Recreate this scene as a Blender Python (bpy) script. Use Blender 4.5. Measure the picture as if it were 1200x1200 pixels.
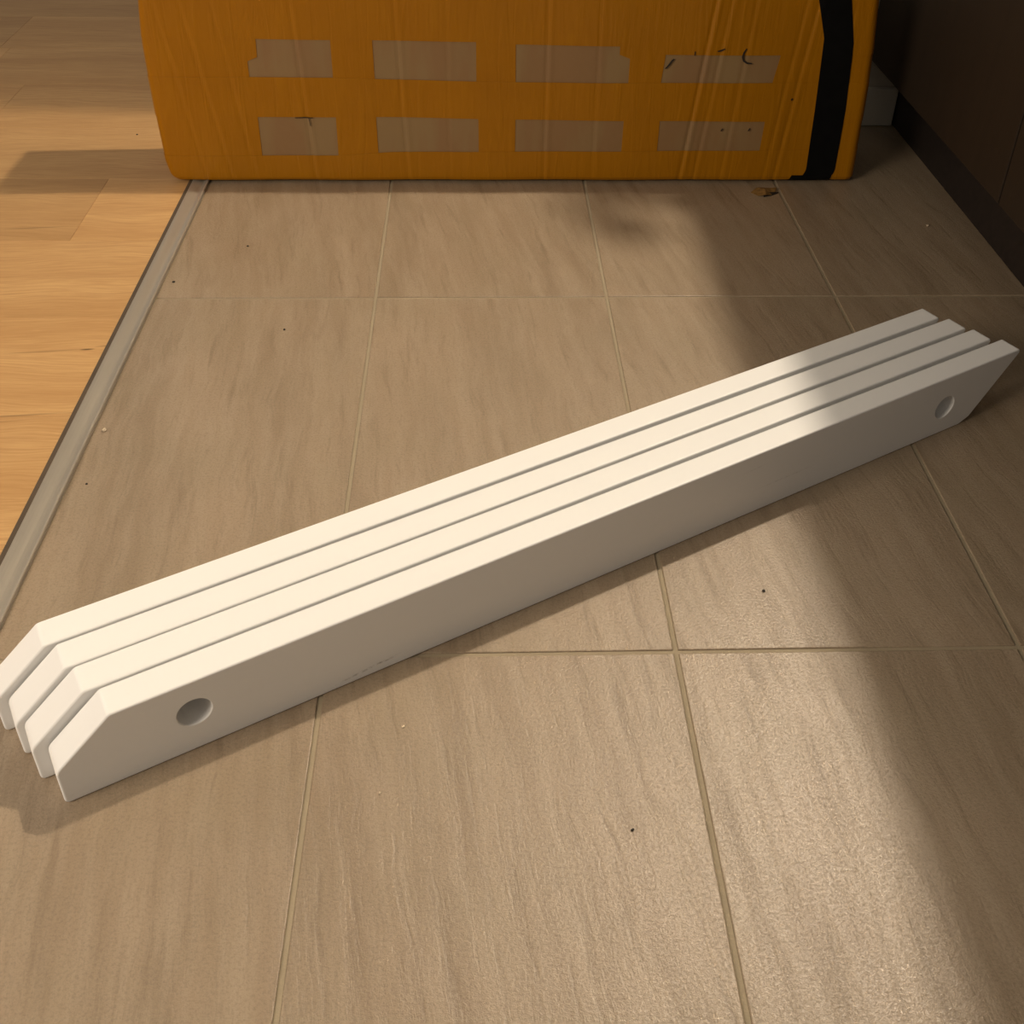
import bpy, bmesh, math, random
from mathutils import Vector, Matrix
random.seed(7)
S = bpy.context.scene
C = S.collection
for o in list(bpy.data.objects): bpy.data.objects.remove(o)

# ------------------------------------------------------------------ camera
F_PX, PITCH, YAW, ROLL = 1306.079, 0.60969, 0.03935, 0.01646     # picture cropped off the lens axis: vertical shift
CAM = Vector((0.12927, -0.65035, 0.73680))
def cam_axes():
    cy, sy, cp, sp = math.cos(YAW), math.sin(YAW), math.cos(PITCH), math.sin(PITCH)
    f = Vector((sy*cp, cy*cp, -sp)); r = Vector((cy, -sy, 0)); u = r.cross(f)
    cr, sr = math.cos(ROLL), math.sin(ROLL)
    return cr*r+sr*u, -sr*r+cr*u, f
r_, u_, f_ = cam_axes()
cd = bpy.data.cameras.new('camera'); cd.sensor_width = 36; cd.lens = F_PX/1200*36
cd.clip_start = 0.02; cd.shift_y = -150/1200
co = bpy.data.objects.new('camera', cd); C.objects.link(co)
M = Matrix((r_, u_, -f_)).transposed().to_4x4(); M.translation = CAM
co.matrix_world = M
S.camera = co

# ------------------------------------------------------------------ light
S.view_settings.view_transform = 'Standard'; S.view_settings.look = 'None'
S.view_settings.gamma = 1; S.view_settings.use_curve_mapping = False
S.view_settings.exposure = 0.0
w = bpy.data.worlds.new('world'); S.world = w; w.use_nodes = True
w.node_tree.nodes['Background'].inputs[0].default_value = (1.0, 0.885, 0.75, 1)
w.node_tree.nodes['Background'].inputs[1].default_value = 0.245
LAMP = Vector((1.17, 1.15, 2.04))
ld = bpy.data.lights.new('kitchen_lamp', 'POINT'); ld.energy = 150; ld.shadow_soft_size = 0.035
ld.color = (1.0, 0.85, 0.66)
lo = bpy.data.objects.new('kitchen_lamp', ld); lo.location = LAMP; C.objects.link(lo)
# living-room lamp, low and to the left of the viewer
ad = bpy.data.lights.new('room_lamp', 'AREA'); ad.shape = 'DISK'; ad.size = 0.9
ad.energy = 27.5; ad.color = (1.0, 0.85, 0.68)
ao = bpy.data.objects.new('room_lamp', ad); ao.location = (-1.42, -0.84, 1.14)
ao.rotation_euler = (Vector((0.1, 0.25, 0))-ao.location).to_track_quat('-Z', 'Y').to_euler(); C.objects.link(ao)

# ------------------------------------------------------------------ helpers
def link(name, me, mat=None, parent=None):
    o = bpy.data.objects.new(name, me); C.objects.link(o)
    if mat and not me.materials: me.materials.append(mat)
    if parent: o.parent = parent
    return o
def mesh(name, verts, faces, smooth=False):
    me = bpy.data.meshes.new(name); me.from_pydata(verts, [], faces); me.update()
    if smooth: me.polygons.foreach_set('use_smooth', [True]*len(me.polygons))
    return me
def from_bm(name, bm, smooth=False):
    bmesh.ops.recalc_face_normals(bm, faces=bm.faces[:])
    me = bpy.data.meshes.new(name); bm.to_mesh(me); bm.free()
    if smooth: me.polygons.foreach_set('use_smooth', [True]*len(me.polygons))
    return me
def box_me(name, x0, x1, y0, y1, z0, z1, bev=0.0, seg=1):
    bm = bmesh.new(); bmesh.ops.create_cube(bm, size=1)
    for v in bm.verts:
        v.co = Vector(((x0+x1)/2+v.co.x*(x1-x0), (y0+y1)/2+v.co.y*(y1-y0), (z0+z1)/2+v.co.z*(z1-z0)))
    if bev: bmesh.ops.bevel(bm, geom=bm.edges[:], offset=bev, segments=seg, affect='EDGES', profile=.5)
    return from_bm(name, bm)
def tag(o, label=None, cat=None, group=None, kind=None):
    if label: o['label'] = label
    if cat: o['category'] = cat
    if group: o['group'] = group
    if kind: o['kind'] = kind
    return o
def empty(name, loc=(0,0,0)):
    o = bpy.data.objects.new(name, None); o.location = loc; o.empty_display_size = .05; C.objects.link(o); return o

class NT:
    def __init__(s, name):
        s.m = bpy.data.materials.new(name); s.m.use_nodes = True
        s.t = s.m.node_tree; s.b = s.t.nodes['Principled BSDF']
    def n(s, typ, **kw):
        nd = s.t.nodes.new(typ)
        for k, v in kw.items(): setattr(nd, k, v)
        return nd
    def l(s, a, b): s.t.links.new(a, b)
    def val(s, inp, v):
        if hasattr(v, 'is_output') or isinstance(v, bpy.types.NodeSocket): s.l(v, inp)
        else: inp.default_value = v
    def math(s, op, a, b=0.0, c=0.0, clamp=False):
        nd = s.n('ShaderNodeMath', operation=op, use_clamp=clamp)
        s.val(nd.inputs[0], a); s.val(nd.inputs[1], b); s.val(nd.inputs[2], c); return nd.outputs[0]
    def vmath(s, op, a, b=(0,0,0)):
        nd = s.n('ShaderNodeVectorMath', operation=op); s.val(nd.inputs[0], a); s.val(nd.inputs[1], b); return nd.outputs[0]
    def pos(s): return s.n('ShaderNodeNewGeometry').outputs['Position']
    def obj(s): return s.n('ShaderNodeTexCoord').outputs['Object']
    def rnd(s): return s.n('ShaderNodeObjectInfo').outputs['Random']
    def noise(s, vec, scale, detail=4, rough=.55, dist=0):
        nd = s.n('ShaderNodeTexNoise'); s.l(vec, nd.inputs['Vector'])
        nd.inputs['Scale'].default_value = scale; nd.inputs['Detail'].default_value = detail
        nd.inputs['Roughness'].default_value = rough; nd.inputs['Distortion'].default_value = dist
        return nd.outputs['Fac']
    def ramp(s, fac, stops, interp='LINEAR'):
        nd = s.n('ShaderNodeValToRGB'); nd.color_ramp.interpolation = interp
        el = nd.color_ramp.elements
        while len(el) < len(stops): el.new(.5)
        for e, (p, c) in zip(el, stops):
            e.position = p; e.color = (c, c, c, 1) if isinstance(c, (int, float)) else (*c, 1)
        s.l(fac, nd.inputs[0]); return nd.outputs[0]
    def mix(s, fac, a, b, mode='MIX'):
        nd = s.n('ShaderNodeMix', data_type='RGBA', blend_type=mode)
        s.val(nd.inputs['Factor'], fac)
        s.val(nd.inputs[6], a if not isinstance(a, tuple) else (*a, 1)); s.val(nd.inputs[7], b if not isinstance(b, tuple) else (*b, 1))
        return nd.outputs[2]
    def bump(s, h, strength, dist, prev=None):
        nd = s.n('ShaderNodeBump'); nd.inputs['Strength'].default_value = strength; nd.inputs['Distance'].default_value = dist
        s.l(h, nd.inputs['Height'])
        if prev: s.l(prev, nd.inputs['Normal'])
        return nd.outputs[0]
    def out(s, col=None, rough=None, normal=None, **kw):
        i = s.b.inputs
        if col is not None: s.val(i['Base Color'], (*col, 1) if isinstance(col, tuple) else col)
        if rough is not None: s.val(i['Roughness'], rough)
        if normal is not None: s.l(normal, i['Normal'])
        for k, v in kw.items(): i[k.replace('_', ' ')].default_value = v
        return s.m

# ------------------------------------------------------------------ materials
def m_tile():
    t = NT('tile'); P = t.pos(); R = t.rnd()
    off = t.n('ShaderNodeCombineXYZ'); t.l(t.math('MULTIPLY', R, 37.0), off.inputs[0]); t.l(t.math('MULTIPLY', R, 91.0), off.inputs[1])
    Q = t.vmath('ADD', P, off.outputs[0])
    rot = t.n('ShaderNodeVectorRotate', rotation_type='Z_AXIS'); t.l(Q, rot.inputs['Vector'])
    t.l(t.math('MULTIPLY_ADD', R, .16, -.2), rot.inputs['Angle'])
    V = rot.outputs[0]
    warp = t.noise(Q, 9, 2)
    wv = t.n('ShaderNodeCombineXYZ'); t.l(t.math('MULTIPLY', warp, .018), wv.inputs[0])
    V = t.vmath('ADD', V, wv.outputs[0])
    broad = t.noise(t.vmath('MULTIPLY', V, (13, 2.0, 1)), 1, 3, .5)
    mid = t.noise(t.vmath('MULTIPLY', V, (55, 5, 1)), 1, 5, .6)
    vein = t.noise(t.vmath('MULTIPLY', V, (80, 7, 1)), 1, 7, .66, .15)
    cloud = t.noise(Q, 11, 3, .5)
    grain = t.noise(Q, 400, 3, .75); stri = t.noise(t.vmath('MULTIPLY', V, (330, 32, 1)), 1, 4, .65)
    c = t.mix(t.ramp(broad, [(.37, 0.), (.63, 1.)]), (0.2580, 0.1883, 0.1213), (0.3225, 0.2408, 0.1608))
    c = t.mix(t.math('MULTIPLY', t.ramp(mid, [(.40, 0.), (.62, 1.)]), .6), c, (0.3698, 0.2881, 0.2021))
    c = t.mix(t.math('MULTIPLY', t.ramp(vein, [(.54, 0.), (.68, 1.)]), .62), c, (0.1849, 0.1307, 0.0791))
    c = t.mix(t.math('MULTIPLY', t.ramp(cloud, [(.4, 0.), (.7, 1.)]), .30), c, (0.2580, 0.2047, 0.1290))
    c = t.mix(t.math('MULTIPLY', t.ramp(grain, [(.36, 1.), (.52, 0.)]), .38), c, (0.1634, 0.1187, 0.0740))
    c = t.mix(t.math('MULTIPLY', t.ramp(grain, [(.55, 0.), (.68, 1.)]), .38), c, (0.4644, 0.3870, 0.2924))
    c = t.mix(t.math('MULTIPLY', t.ramp(stri, [(.54, 0.), (.68, 1.)]), .35), c, (.21, .155, .10))
    b = t.bump(grain, .5, .0010)
    b = t.bump(t.ramp(vein, [(.5, 1.), (.72, 0.)]), .25, .0012, b)
    return t.out(c, t.math('MULTIPLY_ADD', t.ramp(grain, [(.36, 0.), (.64, 1.)]), -.26, .51), b, Specular_IOR_Level=.78)
def m_grout():
    t = NT('grout'); P = t.pos()
    n = t.noise(P, 14, 4); f = t.noise(P, 500, 2)
    c = t.mix(n, (.300, .245, .160), (.350, .290, .200))
    c = t.mix(t.math('MULTIPLY', f, .3), c, (.25, .20, .13))
    return t.out(c, .85, t.bump(f, .4, .0006))
def m_wood():
    t = NT('oak_plank'); P = t.pos(); R = t.rnd()
    tone = t.n('ShaderNodeAttribute', attribute_type='OBJECT', attribute_name='tone').outputs['Fac']
    off = t.n('ShaderNodeCombineXYZ'); t.l(t.math('MULTIPLY', R, 53.0), off.inputs[0]); t.l(t.math('MULTIPLY', R, 29.0), off.inputs[1])
    Q = t.vmath('ADD', P, off.outputs[0])
    wv = t.n('ShaderNodeCombineXYZ'); t.l(t.math('MULTIPLY', t.noise(t.vmath('MULTIPLY', Q, (3, 6, 1)), 1, 2), .07), wv.inputs[1])
    V = t.vmath('ADD', Q, wv.outputs[0])
    big = t.noise(t.vmath('MULTIPLY', V, (1.6, 17, 1)), 1, 2, .5)
    fig = t.noise(t.vmath('MULTIPLY', V, (3.5, 60, 1)), 1, 5, .6, .5)
    fine = t.noise(t.vmath('MULTIPLY', V, (14, 330, 1)), 1, 3, .6)
    pore = t.noise(t.vmath('MULTIPLY', V, (30, 800, 1)), 1, 2, .5)
    c = t.mix(t.ramp(big, [(.36, 0.), (.64, 1.)]), (0.4680, 0.2700, 0.1080), (0.5670, 0.3465, 0.1485))
    c = t.mix(t.math('MULTIPLY', t.ramp(fig, [(.56, 0.), (.73, 1.)]), .55), c, (0.3420, 0.1755, 0.0648))
    c = t.mix(t.math('MULTIPLY', t.ramp(fine, [(.42, 0.), (.62, 1.)]), .55), c, (0.3960, 0.2115, 0.0765))
    c = t.mix(t.math('MULTIPLY', t.ramp(pore, [(.62, 0.), (.72, 1.)]), .35), c, (.68, .43, .20))
    # dark knots / cracks
    sep = t.n('ShaderNodeSeparateXYZ'); t.l(P, sep.inputs[0])
    for (kx, ky, a, bb, s) in ((-.336, .482, .010, .0022, .9), (-.319, .489, .011, .0012, .6), (-.385, .478, .055, .0022, .35),
                               (-.37, .350, .055, .0022, .42), (-.30, .356, .03, .0016, .4), (-.42, .335, .06, .0014, .4), (-.40, .215, .05, .0016, .3), (-.50, .80, .05, .003, .35)):
        dx = t.math('DIVIDE', t.math('SUBTRACT', sep.outputs[0], kx), a); dy = t.math('DIVIDE', t.math('SUBTRACT', t.math('SUBTRACT', sep.outputs[1], ky), t.math('MULTIPLY', t.math('SUBTRACT', sep.outputs[0], kx), .10)), bb)
        dd = t.math('ADD', t.math('MULTIPLY', dx, dx), t.math('MULTIPLY', dy, dy))
        k = t.math('MULTIPLY', t.ramp(dd, [(0., 1.), (1., 0.)]), s)
        c = t.mix(k, c, (.06, .025, .008))
    hs = t.n('ShaderNodeHueSaturation'); t.l(c, hs.inputs['Color']); t.l(tone, hs.inputs['Value'])
    b = t.bump(fine, .25, .0005)
    return t.out(hs.outputs[0], .48, b, Specular_IOR_Level=.35)
def m_simple(name, col, rough, metallic=0, nscale=None, namp=.15, bump=0, spec=.5, stretch=(1,1,1)):
    t = NT(name); c = col; nrm = None
    if nscale:
        n = t.noise(t.vmath('MULTIPLY', t.pos(), stretch), nscale, 4)
        c = t.mix(t.ramp(n, [(.3, 0.), (.7, 1.)]), tuple(x*(1-namp) for x in col), tuple(min(1, x*(1+namp)) for x in col))
        if bump: nrm = t.bump(n, bump, .0006)
    return t.out(c, rough, nrm, Metallic=metallic, Specular_IOR_Level=spec)
def m_bar():
    t = NT('white_paint'); O = t.obj()
    n = t.noise(t.vmath('MULTIPLY', O, (3, 40, 40)), 1, 4); f = t.noise(t.vmath('MULTIPLY', O, (30, 260, 260)), 1, 3)
    c = t.mix(n, (.84, .84, .83), (.87, .87, .86))
    sep = t.n('ShaderNodeSeparateXYZ'); t.l(O, sep.inputs[0])
    sc = t.noise(t.vmath('MULTIPLY', O, (220, 400, 400)), 1, 4, .7)
    for (sx, sz, a, b, k, sl) in ((.245, .0085, .035, .0016, .55, .10), (.262, .0095, .012, .0010, .6, .0), (.70, .030, .05, .0012, .25, .02), (.655, .058, .02, .0010, .2, .05)):
        x = t.math('SUBTRACT', sep.outputs[0], sx); z = t.math('SUBTRACT', t.math('SUBTRACT', sep.outputs[2], sz), t.math('MULTIPLY', x, sl))
        dx = t.math('DIVIDE', x, a); dz = t.math('DIVIDE', z, b)
        dd = t.math('ADD', t.math('MULTIPLY', dx, dx), t.math('MULTIPLY', dz, dz))
        k_ = t.math('MULTIPLY', t.math('MULTIPLY', t.ramp(dd, [(0., 1.), (1., 0.)]), t.ramp(sc, [(.42, 0.), (.6, 1.)])), k)
        c = t.mix(k_, c, (.28, .26, .24))
    b = t.bump(f, .22, .0004)
    return t.out(c, .42, b, Specular_IOR_Level=.4)
def m_tape():
    t = NT('orange_tape'); P = t.pos()
    wr = t.noise(t.vmath('MULTIPLY', P, (70, 1, 7)), 1, 3, .5, 1.2)
    fi = t.noise(t.vmath('MULTIPLY', P, (200, 1, 26)), 1, 3, .6, .8)
    bl = t.noise(P, 16, 3)
    c = t.mix(bl, (0.3080, 0.1184, 0.0003), (0.3600, 0.1440, 0.0005))
    c = t.mix(t.math('MULTIPLY', t.ramp(wr, [(.57, 0.), (.70, 1.)]), .16), c, (0.4320, 0.1880, 0.0016))
    c = t.mix(t.math('MULTIPLY', t.ramp(fi, [(.60, 0.), (.75, 1.)]), .07), c, (.40, .15, .0008))
    b = t.bump(wr, .35, .003); b = t.bump(fi, .12, .0010, b)
    return t.out(c, .36, b, Specular_IOR_Level=.28)
def m_kraft():
    t = NT('kraft_card'); P = t.pos()
    n = t.noise(t.vmath('MULTIPLY', P, (18, 1, 4)), 1, 3); f = t.noise(t.vmath('MULTIPLY', P, (160, 1, 60)), 1, 3)
    c = t.mix(t.ramp(n, [(.42, 0.), (.58, 1.)]), (0.2322, 0.1273, 0.0482), (0.2451, 0.1548, 0.0619))
    c = t.mix(t.math('MULTIPLY', f, .25), c, (0.2580, 0.1634, 0.0774))
    return t.out(c, .6, t.bump(f, .2, .0005))
def m_cab():
    t = NT('dark_oak'); P = t.pos()
    a = t.noise(t.vmath('MULTIPLY', P, (60, 60, 5)), 1, 4, .6); f = t.noise(t.vmath('MULTIPLY', P, (500, 500, 60)), 1, 2)
    c = t.mix(a, (.020, .013, .008), (.038, .025, .015))
    c = t.mix(t.math('MULTIPLY', f, .5), c, (.016, .010, .006))
    return t.out(c, .5, t.bump(f, .2, .0004), Specular_IOR_Level=.35)
TILE, GROUT, WOOD, BAR, TAPE, KRAFT, CAB = m_tile(), m_grout(), m_wood(), m_bar(), m_tape(), m_kraft(), m_cab()
ALU = m_simple('brushed_aluminium', (.42, .375, .31), .38, .45, 1, .05, 0, stretch=(30, 6, 30))
BLACK = m_simple('black_tape', (.003, .003, .003), .6, nscale=40, namp=.3, spec=.12)
WALL = m_simple('wall_paint', (.52, .48, .40), .8, nscale=60, namp=.03, bump=.2)
WHITE = m_simple('white_skirting', (.58, .55, .47), .5, nscale=20, namp=.03)
PLINTH = m_simple('plinth_dark', (.016, .011, .009), .55, nscale=120, namp=.3)
STONE = m_simple('worktop', (.12, .105, .09), .4, nscale=80, namp=.2)
SEAL = m_simple('brown_seal', (.085, .060, .038), .6, nscale=30, namp=.15)
INK = m_simple('ink', (.015, .010, .006), .7, nscale=90, namp=.2)
STEEL = m_simple('steel', (.55, .54, .52), .25, 1.0, nscale=50, namp=.05)

# ------------------------------------------------------------------ tiled floor
SH = .0063           # the metal strip runs a touch off the tile lines
def sh(y): return (y-.933)*SH
def shear(me, edge, oy):
    for v in me.vertices:
        if abs(v.co.x-edge) < .004: v.co.x += sh(v.co.y+oy)
    return me
G = .0042            # joint width
tx0 = -.2806
floor = link('floor', shear(box_me('floor', tx0, 1.75, -1.25, 1.24, -.03, -.0013), tx0, 0), GROUT); tag(floor, kind='structure')
me_full = box_me('tile', -.15+G/2, .15-G/2, -.3+G/2, .3-G/2, -.012, 0, .0009, 2); me_full.materials.append(TILE)
def tile(x, y, me=None):
    o = link('tile', me or me_full, None, floor); o.location = (x, y, random.uniform(-.00025, .00015)*0)
    return o
for j, yc in enumerate((-.9, -.3, .3)):
    for i in range(0, 4): tile(.15+.3*i, yc)
    c_ = shear(box_me('tile', tx0+.0008, -G/2, -.3+G/2, .3-G/2, -.012, 0, .0009, 2), tx0+.0008, yc); c_.materials.append(TILE); tile(0, yc, c_)
me_b = box_me('tile', -.15+G/2, .15-G/2, -.3+G/2, .276, -.012, 0, .0009, 2); me_b.materials.append(TILE)
for i in range(0, 4): tile(.15+.3*i, .9, me_b)
c_ = shear(box_me('tile', tx0+.0008, -G/2, -.3+G/2, .276, -.012, 0, .0009, 2), tx0+.0008, .9); c_.materials.append(TILE); tile(0, .9, c_)

# ------------------------------------------------------------------ wooden floor
wx1 = -.3122
wood = link('floor', shear(box_me('floor', -1.9, wx1, -1.25, 2.9, -.03, -.0025), wx1, 0), m_simple('underlay', (.05, .03, .015), .9)); tag(wood, kind='structure')
def plank(x0, x1, y0, y1, tone):
    g = .00015
    me = box_me('plank', x0+g, x1-g, y0+g, y1-g, -.010, -.0004, .0003, 1); shear(me, x1-g, 0) if x1 == wx1 else None; me.materials.append(WOOD)
    o = link('plank', me, None, wood); o['tone'] = tone
Wp = .206
rows = [(.967-Wp, [(-1.6, -.438, .90), (-.438, wx1, 1.06)]),
        (.967, [(-1.9, -1.05, 1.0), (-1.05, wx1, 1.0)]),
        (.967+Wp, [(-1.9, -.70, 1.06), (-.70, wx1, 1.0)]),
        (.967+2*Wp, [(-1.9, -.795, 1.16), (-.795, wx1, 1.02)]),
        (.967-2*Wp, [(-1.3, wx1, 1.0)]),
        (.967-3*Wp, [(-1.9, -.72, .95), (-.72, wx1, 1.02)]),
        (.967-4*Wp, [(-1.5, wx1, .98)])]
for y0, segs in rows:
    for x0, x1, tone in segs: plank(x0, x1, y0, y0+Wp, tone)
for k in range(3, 9):
    y0 = .967+k*Wp; xm = random.uniform(-1.5, -.8)
    plank(-1.9, xm, y0, y0+Wp, random.uniform(.9, 1.05)); plank(xm, wx1, y0, y0+Wp, random.uniform(.9, 1.05))
for k in range(5, 11):
    y0 = .967-k*Wp; xm = random.uniform(-1.5, -.8)
    plank(-1.9, xm, y0, y0+Wp, random.uniform(.9, 1.05)); plank(xm, wx1, y0, y0+Wp, random.uniform(.9, 1.05))

# metal strip between wood and tile
def extrude_y(prof, y0, y1):
    n = len(prof); vs = [(x+sh(y0), y0, z) for x, z in prof]+[(x+sh(y1), y1, z) for x, z in prof]
    return vs, [(i, (i+1) % n, n+(i+1) % n, n+i) for i in range(n)]+[tuple(range(n))[::-1], tuple(range(n, 2*n))]
prof = [(-.3064, -.0024), (-.3064, .0022), (-.3058, .0027), (-.3040, .0032), (-.3015, .0034), (-.2985, .0030), (-.2950, .0021), (-.2918, .0011), (-.2895, .0009),
        (-.2880, .0012), (-.2862, .0021), (-.2838, .0037), (-.2822, .0041), (-.2811, .0038), (-.2807, .0028), (-.2806, -.0012), (-.2812, -.0024)]
strip = link('trim_1', mesh('trim_1', *extrude_y(prof, -1.25, 1.24)), ALU); tag(strip, kind='structure')
seal = link('seal', mesh('seal', *extrude_y([(-.3122, -.0022), (-.3125, .0004), (-.3118, .0008), (-.3066, .0018), (-.3065, -.0022)], -1.25, 1.24)), SEAL, strip); seal['label'] = 'dark brown sealing lip along the wooden floor'

# ------------------------------------------------------------------ walls behind
wall = link('wall_back', box_me('wall_back', .35, 1.75, 1.197, 1.29, -.02, 2.6), WALL); tag(wall, kind='structure')
bb = box_me('baseboard_back', .352, .8575, 1.1835, 1.1968, 0, .066, .002, 2)
tag(link('baseboard_back', bb, WHITE), kind='structure')
tag(link('wall_right', box_me('wall_right', 1.42, 1.52, -1.25, 1.196, -.02, 2.6), WALL), kind='structure')

# ------------------------------------------------------------------ kitchen cabinets on the right
XD, XP, ZD, ZT = .796, .860, .119, .880
GAP = .628
def cabinet(y0, y1, label):
    t = empty('base_cabinet', (XD+.3, (y0+y1)/2, ZD)); tag(t, label, 'cabinet', 'dark base cabinets')
    def part(nm, me, m):
        o = link(nm, me, m, t); o.matrix_parent_inverse = Matrix.Translation(-t.location); return o
    part('carcass', box_me('carcass', XD+.0205, 1.415, y0, y1, ZD, ZT), CAB)
    part('door', box_me('door', XD, XD+.019, y0+.002, y1-.002, ZD, ZT-.004, .0012, 2), CAB)
    return t
cabinet(GAP, 1.194, 'dark brown cabinet in the corner behind the orange box')
cabinet(GAP-.6, GAP, 'dark brown cabinet at the right edge, before the door gap')
cabinet(GAP-1.2, GAP-.6, 'dark brown cabinet nearest the viewer, right of the bars')
tag(link('toe_kick', box_me('toe_kick', XP, XP+.016, -.555, 1.194, 0, ZD-.0005, .001, 1), PLINTH), 'dark recessed toe kick board under the brown cabinets', 'toe kick')
tag(link('worktop', box_me('worktop', .765, 1.418, -.56, 1.195, ZT, ZT+.03, .002, 2), STONE), 'dark stone worktop lying over the brown cabinets', 'worktop')

def tube(name, pts, rad, mat, parent, sub=6, ns=16):
    P = []
    for i in range(len(pts)-1):                 # catmull-rom
        p0, p1, p2, p3 = (Vector(pts[max(0, min(len(pts)-1, i+k))]) for k in (-1, 0, 1, 2))
        for k in range(sub):
            t = k/sub; P.append(.5*((2*p1)+(p2-p0)*t+(2*p0-5*p1+4*p2-p3)*t*t+(3*p1-p0-3*p2+p3)*t**3))
    P.append(Vector(pts[-1])); vs, fs = [], []
    up = Vector((1, 0, 0))
    for i, p in enumerate(P):
        d = (P[min(i+1, len(P)-1)]-P[max(i-1, 0)]).normalized(); a = d.cross(up).normalized(); b = d.cross(a)
        for k in range(ns): vs.append(p+(a*math.cos(2*math.pi*k/ns)+b*math.sin(2*math.pi*k/ns))*rad)
    for i in range(len(P)-1):
        for k in range(ns): fs.append((i*ns+k, i*ns+(k+1) % ns, (i+1)*ns+(k+1) % ns, (i+1)*ns+k))
    fs += [tuple(range(ns))[::-1], tuple((len(P)-1)*ns+k for k in range(ns))]
    o = link(name, mesh(name, vs, fs, True), mat, parent); o.matrix_parent_inverse = Matrix.Translation(-parent.location); return o
ZW = ZT+.03
tap = empty('shadow_tap', (.81, .975, ZW)); tag(tap, 'unseen steel gooseneck tap, added to cast the soft shadow before the box', 'tap')  # out of view; added, its curve shaped to throw the blob shadow on the tiles
tube('base', [(.81, .975, ZW), (.81, .975, ZW+.012), (.81, .975, ZW+.05)], .024, STEEL, tap)
tube('spout', [(.81, .975, ZW+.04), (.815, .995, 1.0), (.82, 1.018, 1.06), (.836, 1.053, 1.18), (.847, 1.068, 1.245), (.849, 1.056, 1.285), (.846, 1.030, 1.265), (.830, 1.006, 1.205)], .013, STEEL, tap)
tube('spray_head', [(.836, 1.013, 1.222), (.826, 1.003, 1.190), (.816, .990, 1.150)], .017, STEEL, tap)

# ------------------------------------------------------------------ white bars
BA = .50050
BD = Vector((math.cos(BA), math.sin(BA), 0)); BN = Vector((math.sin(BA), -math.cos(BA), 0))
BO = Vector((-.00247, -.04366, 0))
def rounded(poly, radii, seg=5):
    out = []; n = len(poly)
    for i in range(n):
        p = Vector(poly[i]); a = Vector(poly[i-1])-p; b = Vector(poly[(i+1) % n])-p; r = radii[i]
        if r <= 0: out.append(p); continue
        a.normalize(); b.normalize(); ang = a.angle(b); dd = r/math.tan(ang/2)
        c = p+(a+b).normalized()*(r/math.sin(ang/2))
        p0 = p+a*dd-c; p1 = p+b*dd-c; tot = p0.angle_signed(p1)
        for k in range(seg+1):
            th = tot*k/seg; ct, st = math.cos(-th), math.sin(-th)
            out.append(c+Vector((p0.x*ct-p0.y*st, p0.x*st+p0.y*ct)))
    return out
def inset(poly, d):
    n = len(poly); out = []
    for i in range(n):
        p = poly[i]; e0 = (p-poly[i-1]); e1 = (poly[(i+1) % n]-p)
        n0 = Vector((-e0.y, e0.x)).normalized(); n1 = Vector((-e1.y, e1.x)).normalized()
        m = (n0+n1); m = m/max(.2, m.dot(n0)) if m.length > 1e-9 else n0
        out.append(p+m*d)
    return out
def bar_mesh(L, H, T, chx, chz):
    # outline in (s, z), counter-clockwise
    poly = [(.0, 0.), (.9585, 0.), (.9728, .0060), (L, H), (chx, H), (.0, chz)]
    rad = [.004, .006, .006, .0035, .006, .010]
    ol = rounded(poly, rad, 5)
    bv = .0017
    bm = bmesh.new(); rings = []
    for k in range(4):
        a = math.pi/2*k/3; rings.append((bv*(1-math.sin(a)), -bv*(1-math.cos(a))))     # (inset, depth) cap -> side
    seq = [(i_, -d_) for i_, d_ in rings] + [(i_, T+d_) for i_, d_ in reversed(rings)]
    loops = []
    for ins, dep in seq:
        q = inset(ol, ins); loops.append([bm.verts.new((p.x, dep, p.y)) for p in q])
    n = len(ol)
    for a, b in zip(loops, loops[1:]):
        for i in range(n): bm.faces.new((a[i], a[(i+1) % n], b[(i+1) % n], b[i]))
    holes = []
    for hx, hz in ((.1038, .0418), (.9247, .0350)):
        rr = .0136; ns = 40; seqh = [(rr+.0007, 0.), (rr+.0002, .0004), (rr, .0012), (rr, T-.0012), (rr+.0002, T-.0004), (rr+.0007, T)]
        hl = [[bm.verts.new((hx+r*math.cos(2*math.pi*k/ns), d, hz+r*math.sin(2*math.pi*k/ns))) for k in range(ns)] for r, d in seqh]
        for a, b in zip(hl, hl[1:]):
            for i in range(ns): bm.faces.new((a[i], b[i], b[(i+1) % ns], a[(i+1) % ns]))
        holes.append(hl)
    bm.edges.ensure_lookup_table()
    for end in (0, -1):
        es = []
        for lp in [loops[end]]+[h[end] for h in holes]:
            for i in range(len(lp)): es.append(bm.edges.get((lp[i], lp[(i+1) % len(lp)])))
        bmesh.ops.triangle_fill(bm, use_beauty=True, edges=es)
    for v in bm.verts: v.co.z *= 1+.035*(v.co.x-.55); v.co.y *= 1-.15*(v.co.x-.5)
    return from_bm('rail', bm)
H = .0758
bars = [  # start along the rail direction, distance behind the first, twist, label
    (-.2000, .0000, .0000, 'frontmost white painted rail, its round holes and full face showing'),
    (-.2112, .0302, .0000, 'white painted rail second from the front, behind the frontmost one'),
    (-.2174, .0598, .0000, 'white painted rail third from the front, before the rearmost one'),
    (-.2265, .0902, .0004, 'rearmost white painted rail of the four, farthest from viewer')]
bar_me = bar_mesh(1.0345, H, .0264, .0450, .0368); bar_me.materials.append(BAR)
for s0, off, tw, lab in bars:
    o = link('rail', bar_me)
    o.location = BO+BD*s0-BN*off; o.rotation_euler = (0, 0, BA+tw)
    tag(o, lab, 'rail', 'four white rails lying side by side')

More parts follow.
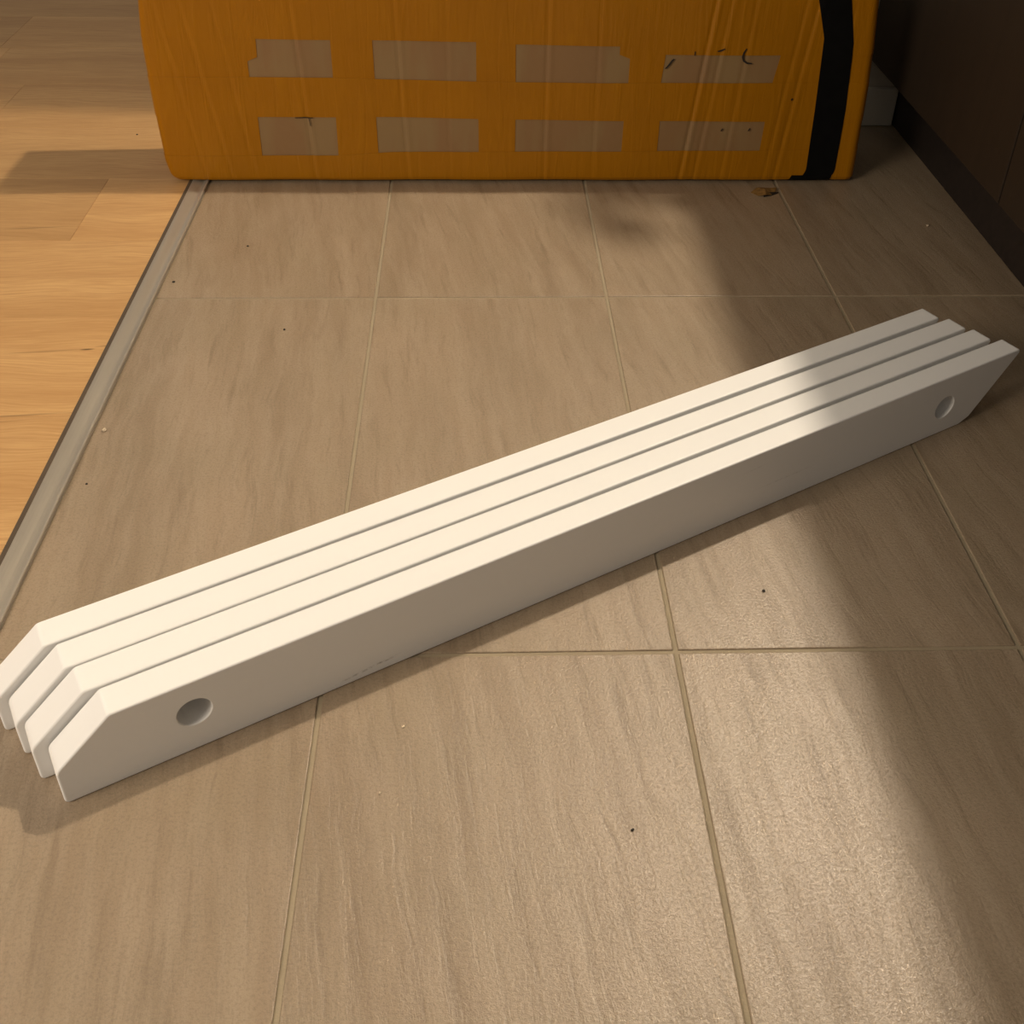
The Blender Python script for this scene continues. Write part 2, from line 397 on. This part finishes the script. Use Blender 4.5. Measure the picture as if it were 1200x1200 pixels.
# ------------------------------------------------------------------ big orange taped box
YB = .9495; BDEP = .135; BH = .299
def lerp(t, pts):
    for (a, va), (b, vb) in zip(pts, pts[1:]):
        if t <= b: return va+(vb-va)*max(0, (t-a)/(b-a))
    return pts[-1][1]
def xl(z): return lerp(z, [(0, -.322), (.004, -.331), (.012, -.338), (.035, -.3428), (.115, -.3457), (.17, -.3465), (.2175, -.3466), (.27, -.342), (.31, -.338)])
def xr(z): return lerp(z, [(0, .716), (.003, .7205), (.01, .7225), (.08, .7215), (.157, .7195), (.215, .716), (.228, .7143), (.28, .7095), (.31, .707)])
CREASE = [(-.1225, .9, -.06), (.0215, .8, -.04), (.235, .9, .0), (.459, 1.6, .10), (.481, .8, .10), (-.262, .8, -.16), (-.222, .6, -.13), (-.30, .6, -.15), (.607, 1.0, .10), (.590, .7, .10), (.520, .6, .08), (.09, .35, 0), (.31, .5, 0.)]
def front_y(x, z):
    y = YB
    y += .0016*math.sin(9*x+1.3)*math.sin(math.pi*min(1, z/.3)) + .0009*math.sin(31*x+7*z)
    for cx, a, sl in CREASE:
        d = x-(cx+sl*(z-.13)); y += a*(.0007*math.exp(-(d/.0030)**2) - .0005*math.exp(-((d-.006)/.004)**2))
    y += .0012*math.exp(-z/.008)+.010*math.exp(-(z/.0042)**2)   # lower edge tucks in
    return y
RC = .012
def surf(u, z, off=0.0):
    """u runs along the perimeter: u<xl wraps onto the left side, u>xr onto the right side"""
    a, b = xl(z), xr(z)
    if u < a+RC:
        s = (a+RC)-u; q = RC*math.pi/2
        if s < q:
            th = s/RC; x = a+RC-math.sin(th)*RC; y = front_y(a+RC, z)+(1-math.cos(th))*RC; nx, ny = -math.sin(th), -math.cos(th)
        else: x = a; y = front_y(a+RC, z)+RC+(s-q); nx, ny = -1, 0
    elif u > b-RC:
        s = u-(b-RC); q = RC*math.pi/2
        if s < q:
            th = s/RC; x = b-RC+math.sin(th)*RC; y = front_y(b-RC, z)+(1-math.cos(th))*RC; nx, ny = math.sin(th), -math.cos(th)
        else: x = b; y = front_y(b-RC, z)+RC+(s-q); nx, ny = 1, 0
    else: x, y, nx, ny = u, front_y(u, z), 0, -1
    return (x+nx*off, y+ny*off, z)
UL, UR = -.455, .835
def us_range(u0, u1, step=.0026):
    n = max(2, int(round((u1-u0)/step))); return [u0+(u1-u0)*i/n for i in range(n+1)]
def zs_range(z0, z1):
    n = max(2, int(round((z1-z0)/.006))); r = [z0+(z1-z0)*i/n for i in range(n+1)]
    if z0 < .01: r = sorted(set(r+[z for z in (.001, .002, .0035, .008, .01) if z > z0]))
    return r
box = empty('cardboard_box', (.19, YB+BDEP/2, 0))
tag(box, 'large cardboard box wrapped in shiny orange tape at the far tile edge', 'box')
def bpart(nm, me, m, label=None):
    o = link(nm, me, m, box); o.matrix_parent_inverse = Matrix.Translation(-box.location)
    if label: o['label'] = label
    return o
# carton body
def loop(z):
    pts = [surf(u, z) for u in us_range(xl(z)+RC-RC*math.pi/2-.10, xr(z)-RC+RC*math.pi/2+.10)]
    a = pts[0][0]; b = pts[-1][0]
    return pts+[(b, YB+BDEP, z), (a, YB+BDEP, z)]
zs = zs_range(0.0006, BH); loops = []
Nn = 470
for z in zs:
    a, b = xl(z), xr(z); u0 = a+RC-RC*math.pi/2-.09; u1 = b-RC+RC*math.pi/2+.09
    pts = [surf(u0+(u1-u0)*i/Nn, z) for i in range(Nn+1)]
    loops.append(pts+[(b, YB+BDEP, z), (a, YB+BDEP, z)])
n = Nn+3; vs = [p for l_ in loops for p in l_]; fs = []
for k in range(len(loops)-1):
    for i in range(n): fs.append((k*n+i, k*n+(i+1) % n, (k+1)*n+(i+1) % n, (k+1)*n+i))
fs += [tuple(range(n))[::-1], tuple((len(loops)-1)*n+i for i in range(n))]
bpart('carton', mesh('carton', vs, fs), KRAFT, 'bare brown kraft cardboard showing between the tape bands')
def patch(nm, ul, ur, z0, z1, off, mat, thick=.0005, step=.0026, label=None, zs_=None):
    """ul / ur may be functions of z"""
    fl = ul if callable(ul) else (lambda z: ul); fr = ur if callable(ur) else (lambda z: ur)
    Z = zs_ or zs_range(z0, z1); N = max(9, int((fr(z0)-fl(z0))/step)); ua = max(fl(z) for z in Z)+.002; ub = min(fr(z) for z in Z)-.002; vs, fs = [], []
    for lay in (off, off-thick):
        for z in Z:
            for i in range(N+1):
                u = ua+(ub-ua)*(i-3)/(N-6)
                if i < 3: u = fl(z)+(ua-fl(z))*i/3
                elif i > N-3: u = ub+(fr(z)-ub)*(i-N+3)/3
                vs.append(surf(u, z, lay))
    w_ = N+1; K = len(Z); L = w_*K
    for k in range(K-1):
        for i in range(N):
            a = k*w_+i; fs.append((a, a+1, a+w_+1, a+w_))
            fs.append((L+a, L+a+w_, L+a+w_+1, L+a+1))
    for k in range(K-1):
        a = k*w_; fs.append((a, a+w_, L+a+w_, L+a)); a = k*w_+N; fs.append((a, L+a, L+a+w_, a+w_))
    for i in range(N):
        fs.append((i, L+i, L+i+1, i+1)); a = (K-1)*w_+i; fs.append((a, a+1, L+a+1, L+a))
    me = mesh(nm, vs, fs)
    return bpart(nm, me, mat, label)
z0t = .0055
def stair(pairs): return lambda z: lerp(z, pairs)
# vertical bands
patch('tape_band', lambda z: xl(z)-.10, stair([(0, -.1925), (.05, -.1935), (.107, -.1935), (.15, -.1985), (.193, -.1985), (.1935, -.184), (.30, -.181)]), z0t, BH, .0007, TAPE)
patch('tape_band', stair([(0, -.078), (.05, -.078), (.16, -.0772), (.3, -.077)]), stair([(0, -.0165), (.1, -.0178), (.165, -.0165), (.3, -.018)]), z0t, BH, .0007, TAPE)
patch('tape_band', stair([(0, .136), (.1, .1352), (.16, .1325), (.3, .132)]), stair([(0, .191), (.1, .1908), (.3, .189)]), z0t, BH, .0007, TAPE)
patch('tape_band', stair([(0, .3535), (.1, .354), (.16, .3566), (.202, .3566), (.2025, .341), (.3, .340)]), stair([(0, .409), (.1, .4088), (.155, .4045), (.2, .4086), (.3, .409)]), z0t, BH, .0007, TAPE)
patch('tape_band', stair([(0, .565), (.1, .569), (.16, .5715), (.2, .578), (.3, .579)]), lambda z: xr(z)+.10, z0t, BH, .0007, TAPE)
# horizontal bands
def hband(z0f, z1f, off, nm='tape_band'):
    u0, u1 = xl(.1)-.06, xr(.1)+.06; N = 470; K = 10; vs, fs = [], []; th = .0005
    for lay in (off, off-th):
        for k in range(K+1):
            for i in range(N+1):
                u = u0+(u1-u0)*i/N; a, b = z0f(u), z1f(u); vs.append(surf(u, a+(b-a)*k/K, lay))
    w_ = N+1; L = w_*(K+1)
    for k in range(K):
        for i in range(N):
            a = k*w_+i; fs.append((a, a+1, a+w_+1, a+w_)); fs.append((L+a, L+a+w_, L+a+w_+1, L+a+1))
        a = k*w_; fs.append((a, a+w_, L+a+w_, L+a)); a += N; fs.append((a, L+a, L+a+w_, a+w_))
    for i in range(N):
        fs.append((i, L+i, L+i+1, i+1)); a = K*w_+i; fs.append((a, a+1, L+a+1, L+a))
    return bpart(nm, mesh(nm, vs, fs), TAPE)
hband(lambda u: lerp(u, [(-.3, .2250), (.13, .2205), (.19, .2170), (.38, .2150), (.41, .2030), (.6, .2025)]), lambda u: BH-.0005, .0013)
hband(lambda u: lerp(u, [(-.3, .1072), (0, .1068), (.2, .1035), (.6, .1010)]), lambda u: lerp(u, [(-.3, .1685), (-.08, .1675), (0, .1645), (.2, .1610), (.6, .1612)]), .0013)
hband(lambda u: z0t+.0004*math.sin(14*u), lambda u: lerp(u, [(-.3, .0455), (-.08, .0462), (0, .0512), (.3, .0530), (.6, .0550)]), .0013)
# black strap tape
patch('black_tape', stair([(0, .638), (.014, .641), (.021, .645), (.12, .6425), (.2, .6390), (.228, .6375), (.31, .612)]),
      stair([(0, .684), (.012, .686), (.021, .6900), (.12, .689), (.2, .6835), (.222, .6815), (.31, .661)]), .0008, BH, .0021, BLACK, label='black tape strip down the right end')
patch('black_tape', stair([(0, .618), (.0135, .6235)]), .66, .0008, .0135, .0025, BLACK, label='short black tape tab at the foot of the strip')
# pen strokes and scuffs
def ribbon(pts, wd, off=.0028):
    vs, fs = [], []
    P = [Vector((x-(.0055 if x > .38 else 0), z)) for x, z in pts]
    for i, p in enumerate(P):
        d = (P[min(i+1, len(P)-1)]-P[max(i-1, 0)]).normalized(); nn = Vector((-d.y, d.x))*wd/2*(.55 if i in (0, len(P)-1) else 1)
        for lay in (off, off-.0012):
            for sg in (-1, 1):
                q = p+nn*sg; vs.append(surf(q.x, q.y, lay))
    for i in range(len(P)-1):
        a = 4*i; b = a+4; fs += [(a, a+1, b+1, b), (a+2, b+2, b+3, a+3), (a, b, b+2, a+2), (a+1, a+3, b+3, b+1)]
    fs += [(0, 2, 3, 1), (4*len(P)-4, 4*len(P)-3, 4*len(P)-1, 4*len(P)-2)]
    bpart('pen_stroke', mesh('pen_stroke', vs, fs), INK)
for pts, wd in (([(0.5316, 0.2128), (0.5282, 0.2072), (0.5268, 0.2005), (0.5291, 0.1949), (0.5346, 0.1916), (0.5418, 0.1911)], .0022),
                ([(0.4150, 0.1828), (0.4199, 0.1883), (0.4242, 0.1949), (0.4269, 0.1972)], .0020),
                ([(0.4561, 0.2027), (0.4565, 0.2083)], .0020),
                ([(0.4890, 0.2089), (0.4942, 0.2100), (0.4995, 0.2128)], .0022),
                ([(0.5086, 0.0869), (0.5109, 0.0906)], .0022), ([(0.5503, 0.0869), (0.5525, 0.0911)], .002),
                ([(0.6093, 0.1346), (0.6115, 0.1368)], .004),
                ([(-0.1381, 0.1061), (-0.1239, 0.1068), (-0.1117, 0.1064)], .0012), ([(-0.1178, 0.1066), (-0.1161, 0.0938)], .0012)):
    ribbon(pts, wd)

# ------------------------------------------------------------------ crumbs and a torn scrap
def crumb(x, y, r, col, label, name='crumb', flat=.6, cat='crumb'):
    bm = bmesh.new(); bmesh.ops.create_icosphere(bm, subdivisions=2, radius=r)
    for v in bm.verts:
        v.co *= 1+random.uniform(-.28, .28); v.co.z *= flat; v.co.x *= 1.2
    zmin = min(v.co.z for v in bm.verts)
    for v in bm.verts: v.co.z -= zmin
    o = link(name, from_bm(name, bm), m_simple(name, col, .7, nscale=900, namp=.3)); o.location = (x, y, 0); o.rotation_euler.z = random.uniform(0, 3)
    tag(o, label, cat)
DK = (.02, .014, .008); LT = (.55, .45, .32)
for x, y, r, col, lab in (
    (.3913, .0699, .0014, DK, 'small dark crumb on the lit tile in front of the rails'),
    (.2421, -.170, .0013, DK, 'dark crumb on the near tile, left of the long grout line'),
    (-.1871, .7417, .0014, DK, 'dark crumb on the far left tile near the box'),
    (-.2678, .6421, .0016, DK, 'dark crumb beside the metal strip, above the far grout line'),
    (-.1066, .5228, .0014, DK, 'dark crumb on the left tile just below the far grout line'),
    (-.2721, .3204, .0022, LT, 'pale crumb on the tile right beside the metal strip'),
    (-.2661, .2305, .0011, DK, 'tiny dark crumb beside the metal strip, nearest the rails'),
    (.7911, .8009, .0022, LT, 'pale crumb in the dark corner beside the cabinet toe kick'),
    (.0547, -.1351, .0011, LT, 'pale speck on the tile below the frontmost rail'),
    (.0697, -.0744, .0011, LT, 'pale speck close under the frontmost rail'),
    (-.4363, 1.1396, .0014, DK, 'dark crumb on the wooden floor left of the box')):
    crumb(x, y, r, col, lab)
sp = [(.5538, .9138), (.565, .925), (.5737, .9322), (.589, .9295), (.5963, .926), (.592, .915), (.5849, .9047), (.574, .900), (.5632, .9018)]
cx = sum(p[0] for p in sp)/len(sp); cy = sum(p[1] for p in sp)/len(sp)
vs = [(0, 0, .0052)]+[(x-cx, y-cy, .0008+.003*(i % 3 == 1)) for i, (x, y) in enumerate(sp)]
nn = len(sp); vs += [(x, y, z-.0007) for x, y, z in vs]
fs = []
for i in range(nn):
    j = (i+1) % nn; fs += [(0, 1+i, 1+j), (nn+1, nn+2+j, nn+2+i), (1+i, nn+2+i, nn+2+j, 1+j)]
sc = link('paper_scrap', mesh('paper_scrap', vs, fs), m_simple('scrap', (.20, .11, .03), .6, nscale=200, namp=.4)); sc.location = (cx, cy, 0)
tag(sc, 'small torn brown scrap lying in front of the box', 'scrap')
tv = [(.0, -.014, .0001), (.012, -.010, .0001), (.024, -.002, .0004), (.026, .001, .0008), (.010, -.003, .0022), (.0, -.009, .0014)]
tv = tv+[(x, y+.0006, z+.0007) for x, y, z in tv]
q = link('torn_edge', mesh('torn_edge', tv, [(0, 1, 2, 3, 4, 5), (11, 10, 9, 8, 7, 6)]+[(i, (i+1) % 6+0, (i+1) % 6+6, i+6) for i in range(6)]), INK, sc); q['label'] = 'dark torn edge'
q.location = (-.006, -.004, 0)
